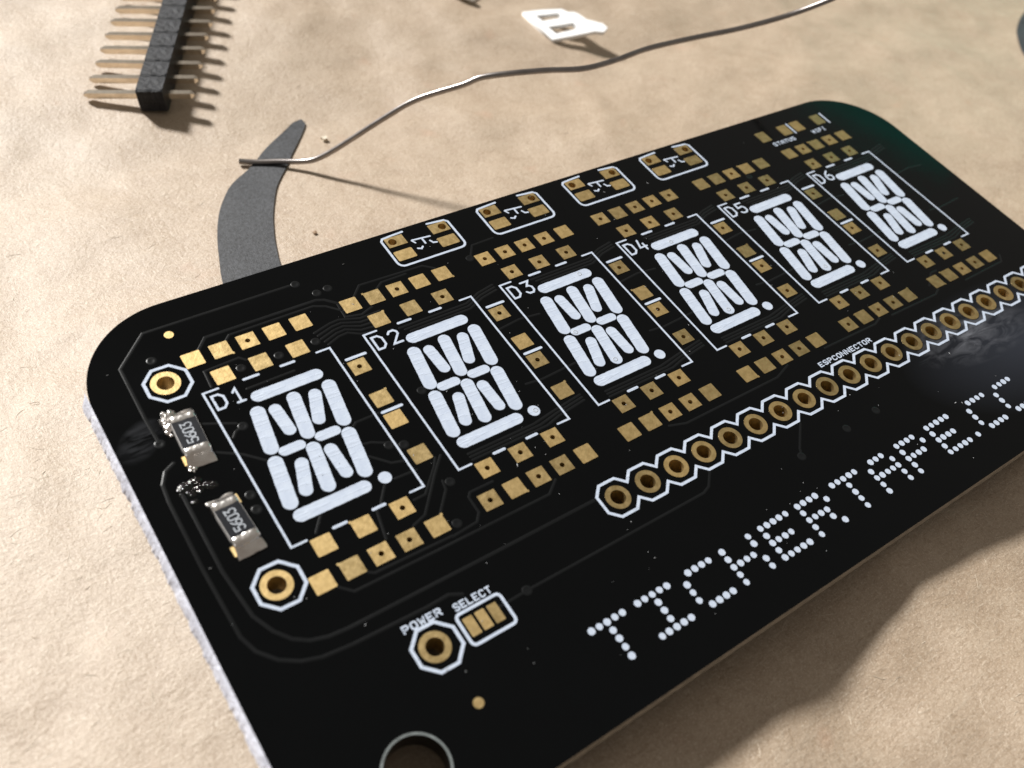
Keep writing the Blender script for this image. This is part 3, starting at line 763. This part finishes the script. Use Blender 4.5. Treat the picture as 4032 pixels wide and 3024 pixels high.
# ---------------------------------------------------------------- pin header lying on the paper behind
def make_header():
    hd, roll = 1.04, 0.13; L1, L2 = 5.3, 2.65
    ax = Vector((math.cos(hd), math.sin(hd), 0)); nrm = Vector((0, 0, 1)); rt = ax.cross(nrm)
    rt2 = rt * math.cos(roll) + nrm * math.sin(roll); up = rt2.cross(ax)
    o = Vector((10.96, 42.53, -10.98))
    root = empty('pin_header', o)
    tag(root, 'strip of black pin header with brass pins lying on its side on the paper', 'pin header')
    mw = Matrix(((rt2.x, ax.x, up.x), (rt2.y, ax.y, up.y), (rt2.z, ax.z, up.z))).to_4x4()
    root.matrix_world = Matrix.Translation(o * MM) @ mw
    # block: an eight-sided outline seen from the pin side, 2.5 x 2.54 x 2.54
    mb = MB(); c = 0.34; w = 2.5; h = 2.54; l = 2.50
    prof = [(0, c), (0, l - c), (0.30, l), (h - 0.12, l), (h, l - 0.22), (h, 0.22), (h - 0.12, 0), (0.30, 0)]   # (z, y)
    V = [(0, y, z) for z, y in prof] + [(w, y, z) for z, y in prof]; n = len(prof)
    F = [tuple(range(n)), tuple(reversed(range(n, 2 * n)))] + [((i + 1) % n, i, i + n, (i + 1) % n + n) for i in range(n)]
    mb.add(V, F); me_b = mb.mesh('block', M['plastic'])
    mb = MB(); s = 0.295; t = 0.13
    st = [(-L1, t), (-L1 + 0.45, s), (w + L2 - 0.3, s), (w + L2, t)]
    V = []; F = []
    for x, r in st: V += [(x, -r, -r), (x, r, -r), (x, r, r), (x, -r, r)]
    for i in range(3):
        for k in range(4): a = 4 * i + k; b = 4 * i + (k + 1) % 4; F.append((a, b, b + 4, a + 4))
    F += [(3, 2, 1, 0), (12, 13, 14, 15)]
    mb.add(V, F); me_p = mb.mesh('pin', M['pin'])
    for i in range(12):
        b = bpy.data.objects.new('block', me_b); COL.objects.link(b); b.parent = root; b.location = (0, (2.54 * i + 0.02) * MM, 0)
        p = bpy.data.objects.new('pin', me_p); COL.objects.link(p); p.parent = root
        p.location = (random.uniform(-0.08, 0.08) * MM, (2.54 * i + 1.27) * MM, 1.27 * MM); p.rotation_euler = (0, random.uniform(-0.01, 0.01), random.uniform(-0.012, 0.012))
make_header()

# ---------------------------------------------------------------- solder wire
def tube(name, pts, r, m, nseg=12, sub=6):
    P = [Vector(p) for p in pts]; out = []
    for i in range(len(P) - 1):
        p0 = P[max(0, i - 1)]; p1 = P[i]; p2 = P[i + 1]; p3 = P[min(len(P) - 1, i + 2)]
        for k in range(sub):
            t = k / sub
            out.append(0.5 * ((2 * p1) + (p2 - p0) * t + (2 * p0 - 5 * p1 + 4 * p2 - p3) * t * t + (3 * p1 - p0 - 3 * p2 + p3) * t ** 3))
    out.append(P[-1]); V = []; F = []
    for i, p in enumerate(out):
        d = (out[min(i + 1, len(out) - 1)] - out[max(i - 1, 0)]).normalized()
        a = d.cross(Vector((0, 0, 1))).normalized(); b = a.cross(d)
        rr = r * (1 + 0.04 * noise.noise(p * 0.8))
        for k in range(nseg):
            t = 2 * math.pi * k / nseg; V.append(p + (a * math.cos(t) + b * math.sin(t)) * rr)
        if i:
            for k in range(nseg): q = (i - 1) * nseg; F.append((q + k, q + (k + 1) % nseg, q + nseg + (k + 1) % nseg, q + nseg + k))
    F.append(tuple(range(nseg))); F.append(tuple(reversed(range(len(V) - nseg, len(V)))))
    mb = MB(); mb.add(V, F)
    return build(name, mb, m, smooth=True)
def onp(u, v, h): return (u, v, paper_z(u, v) + h)
wire = tube('solder_wire', [onp(16.15, 31.71, 0.42), onp(17.6, 30.95, 0.36), onp(19.25, 30.05, 0.5), (21.02, 28.73, -9.45), (22.04, 27.91, -8.9), (23.32, 27.18, -7.83), (24.99, 26.36, -6.21), (27.51, 25.11, -3.67),
                      (29.95, 23.83, -1.41), (33.17, 21.66, 0.8), (34.45, 20.9, 1.75), (36.53, 19.66, 2.5), (39.7, 18.46, 2.9), (43.13, 17.41, 3.0), (46.87, 17.36, 3.1), (51.29, 17.86, 3.1), (56.9, 17.5, 3.35),
                      (61.6, 16.25, 4.2), (66.2, 14.8, 5.6), (68.6, 12.8, 7.9), (69.3, 12.4, 8.6)], 0.265, M['wire'])
tag(wire, 'thin bent silver solder wire arching over the paper behind the board', 'wire')

# ---------------------------------------------------------------- dark grey curved strip and a second one at the right edge
def flat_strip(name, left, right_, m, th, lift):
    """thin card between two edge lines, following the paper"""
    mb = MB(); V = []; F = []; n = 7
    def resample(L, k):
        P = [Vector(q) for q in L]; d = [0]
        for a, b in zip(P, P[1:]): d.append(d[-1] + (b - a).length)
        out = []
        for i in range(k):
            s = d[-1] * i / (k - 1)
            for j in range(len(P) - 1):
                if s <= d[j + 1] + 1e-9: out.append(P[j].lerp(P[j + 1], (s - d[j]) / max(1e-9, d[j + 1] - d[j]))); break
        return out
    rows = 44; A = resample(left, rows); B = resample(right_, rows)
    for i in range(rows):
        for j in range(n):
            q = A[i].lerp(B[i], j / (n - 1)); z = paper_z(q.x, q.y) + lift
            V.append((q.x, q.y, z + th))
    nb = len(V)
    V += [(x, y, z - th) for x, y, z in V]
    for i in range(rows - 1):
        for j in range(n - 1):
            a = i * n + j; F.append((a, a + n, a + n + 1, a + 1)); F.append((nb + a, nb + a + 1, nb + a + n + 1, nb + a + n))
    edge = [i * n for i in range(rows)] + [(rows - 1) * n + j for j in range(1, n)] + [i * n + n - 1 for i in range(rows - 2, -1, -1)] + [j for j in range(n - 2, 0, -1)]
    for a, b in zip(edge, edge[1:] + edge[:1]): F.append((a, b, nb + b, nb + a))
    mb.add(V, F)
    return build(name, mb, m)
def smooth_line(L, n=40):
    P = [Vector(p) for p in L]; out = []
    for i in range(len(P) - 1):
        p0 = P[max(0, i - 1)]; p1 = P[i]; p2 = P[i + 1]; p3 = P[min(len(P) - 1, i + 2)]
        for k in range(8):
            t = k / 8; out.append(0.5 * ((2 * p1) + (p2 - p0) * t + (2 * p0 - 5 * p1 + 4 * p2 - p3) * t * t + (3 * p1 - p0 - 3 * p2 + p3) * t ** 3))
    out.append(P[-1]); return [tuple(q) for q in out]
sL = smooth_line([(24.64, 36.45), (24.16, 36.45), (22.82, 35.54), (21.16, 34.34), (19.31, 32.94), (17.83, 31.56), (16.25, 30.3), (14.93, 29.43), (13.66, 28.34), (12.46, 26.83), (11.49, 25.38), (10.47, 23.4), (9.56, 21.25), (8.75, 18.96), (7.87, 16.27), (6.4, 10), (6.0, 4)])
sR = smooth_line([(24.9, 36.45), (25.13, 36.2), (24.88, 35.52), (23.89, 34.24), (22.37, 32.39), (21.14, 30.97), (20.05, 29.55), (18.7, 28.08), (17.62, 26.76), (16.48, 24.86), (15.31, 22.64), (14.22, 20.09), (13.57, 18.23), (12.97, 16.22), (11.6, 10), (11.2, 4)])
st = flat_strip('card_strip', sL, sR, M['strip'], 0.06, 0.12)
tag(st, 'dark grey curved card strip running under the board, crossed by the wire', 'strip')
s2L = smooth_line([(134.5, 22.0), (131.79, 20.79), (128.46, 19.47), (124.86, 17.51), (122.72, 15.9), (120.59, 13.96), (119.85, 13.08), (118.9, 11.6)])
s2 = flat_strip('card_strip', s2L, [(a + 9, b - 4 - 2 * math.sin(math.pi * i / (len(s2L) - 1))) for i, (a, b) in enumerate(s2L)], M['strip'], 0.06, 0.12)
tag(s2, 'dark grey rounded piece cut off by the right edge of the photo', 'strip')

# ---------------------------------------------------------------- white plastic clip and scrap, small chips
def plate(name, outline, holes, zf, th, m):
    cu = bpy.data.curves.new('o', 'CURVE'); cu.dimensions = '2D'; cu.fill_mode = 'BOTH'; cu.extrude = th / 2 * MM
    for pts in [outline] + holes:
        s = cu.splines.new('POLY'); s.points.add(len(pts) - 1); s.use_cyclic_u = True
        for p, (x, y) in zip(s.points, pts): p.co = (x * MM, y * MM, 0, 1)
    tmp = bpy.data.objects.new('tmp', cu); COL.objects.link(tmp); bpy.context.view_layer.update()
    me = bpy.data.meshes.new_from_object(tmp.evaluated_get(bpy.context.evaluated_depsgraph_get()))
    bpy.data.objects.remove(tmp); bpy.data.curves.remove(cu)
    me.name = name; me.materials.clear(); me.materials.append(m)
    for v in me.vertices: v.co.z += zf(v.co.x / MM, v.co.y / MM) * MM
    return link(name, me)
out = [(58.9, 45.6), (60.86, 44.48), (62.77, 43.1), (63.11, 42.13), (63.66, 41.67), (63.87, 40.91), (64.02, 39.7), (65.08, 37.87), (65.07, 36.91), (64.3, 36.59), (63.61, 37.35), (61.33, 38.27), (58.9, 39.32)]
clip = plate('plastic_clip', out, [[(59.72, 44.0), (62.0, 42.75), (62.05, 41.75), (59.9, 42.72)], [(59.75, 41.45), (62.4, 40.2), (62.45, 38.95), (59.9, 39.9)]],
             lambda u, v: paper_z(58.9, 42) + 0.26 + 0.30 * (u - 58.95), 0.44, M['white'])
tag(clip, 'white plastic clip with two square windows, tilted up on the paper', 'clip')
scrap = plate('plastic_scrap', [(52.3, 53.0), (53.0, 51.2), (54.2, 49.7), (54.9, 49.9), (54.6, 51.0), (56.5, 52.0), (58.5, 52.2), (58.0, 55.0), (54, 55.5)], [], lambda u, v: paper_z(54, 51) + 0.5 + 0.12 * max(0, v - 50.5), 0.35, M['white'])
tag(scrap, 'white plastic scrap cut off by the top edge of the photo', 'scrap')
def chip(name, u, v, r, m, label, seed):
    mb = MB(); rnd = random.Random(seed); V = []
    for q in boxpts(-r, r, -r * 0.8, r * 0.8, 0, r * 1.3): V.append(tuple(c + rnd.uniform(-0.35, 0.35) * r for c in q))
    mb.add(V, BOXF)
    tag(build(name, mb, m, None, (u, v, paper_z(u, v) + 0.02)), label, 'chip')
chip('pale_chip', 25.39, 32.3, 0.26, M['crumb'], 'tiny pale chip on the paper below the solder wire', 3)
chip('brown_fleck', 17.51, 18.93, 0.15, M['fibd'], 'tiny dark brown fleck on the paper between strip and board', 5)

# ---------------------------------------------------------------- unseen teal box, added to put a green reflection in the board's far corner
M['teal'] = simple('added_teal_card', (0.015, 0.80, 0.64), 0.6, 0, 20, 0.2, 0.02, 0.15, 0.8)
M['teal_shade'] = simple('teal_card_shade', (0.02, 0.10, 0.09), 0.6, 0, 20, 0.2, 0.02)
bx = empty('reflection_box', (270, 100, paper_z(270, 100)))
tag(bx, 'stand-in teal box added out of view to give the green reflection in the far corner of the board', 'box')
bx.rotation_euler[2] = math.radians(17)
mb = MB(); mb.add(boxpts(-9, 9, -30, 30, 0, 128), BOXF); link('added_carton', mb.mesh('added_carton', M['teal']), bx)
mb = MB(); mb.add(boxpts(-9.6, 9.6, -30.6, 30.6, 108, 129), BOXF); link('added_lid', mb.mesh('added_lid', M['teal']), bx)
mb = MB(); mb.add(boxpts(-9.9, -9.7, -30, 30, 106, 109.5), BOXF); link('lid_shade_strip', mb.mesh('lid_shade_strip', M['teal_shade']), bx)  # dark strip coloured as the shade line under the lid
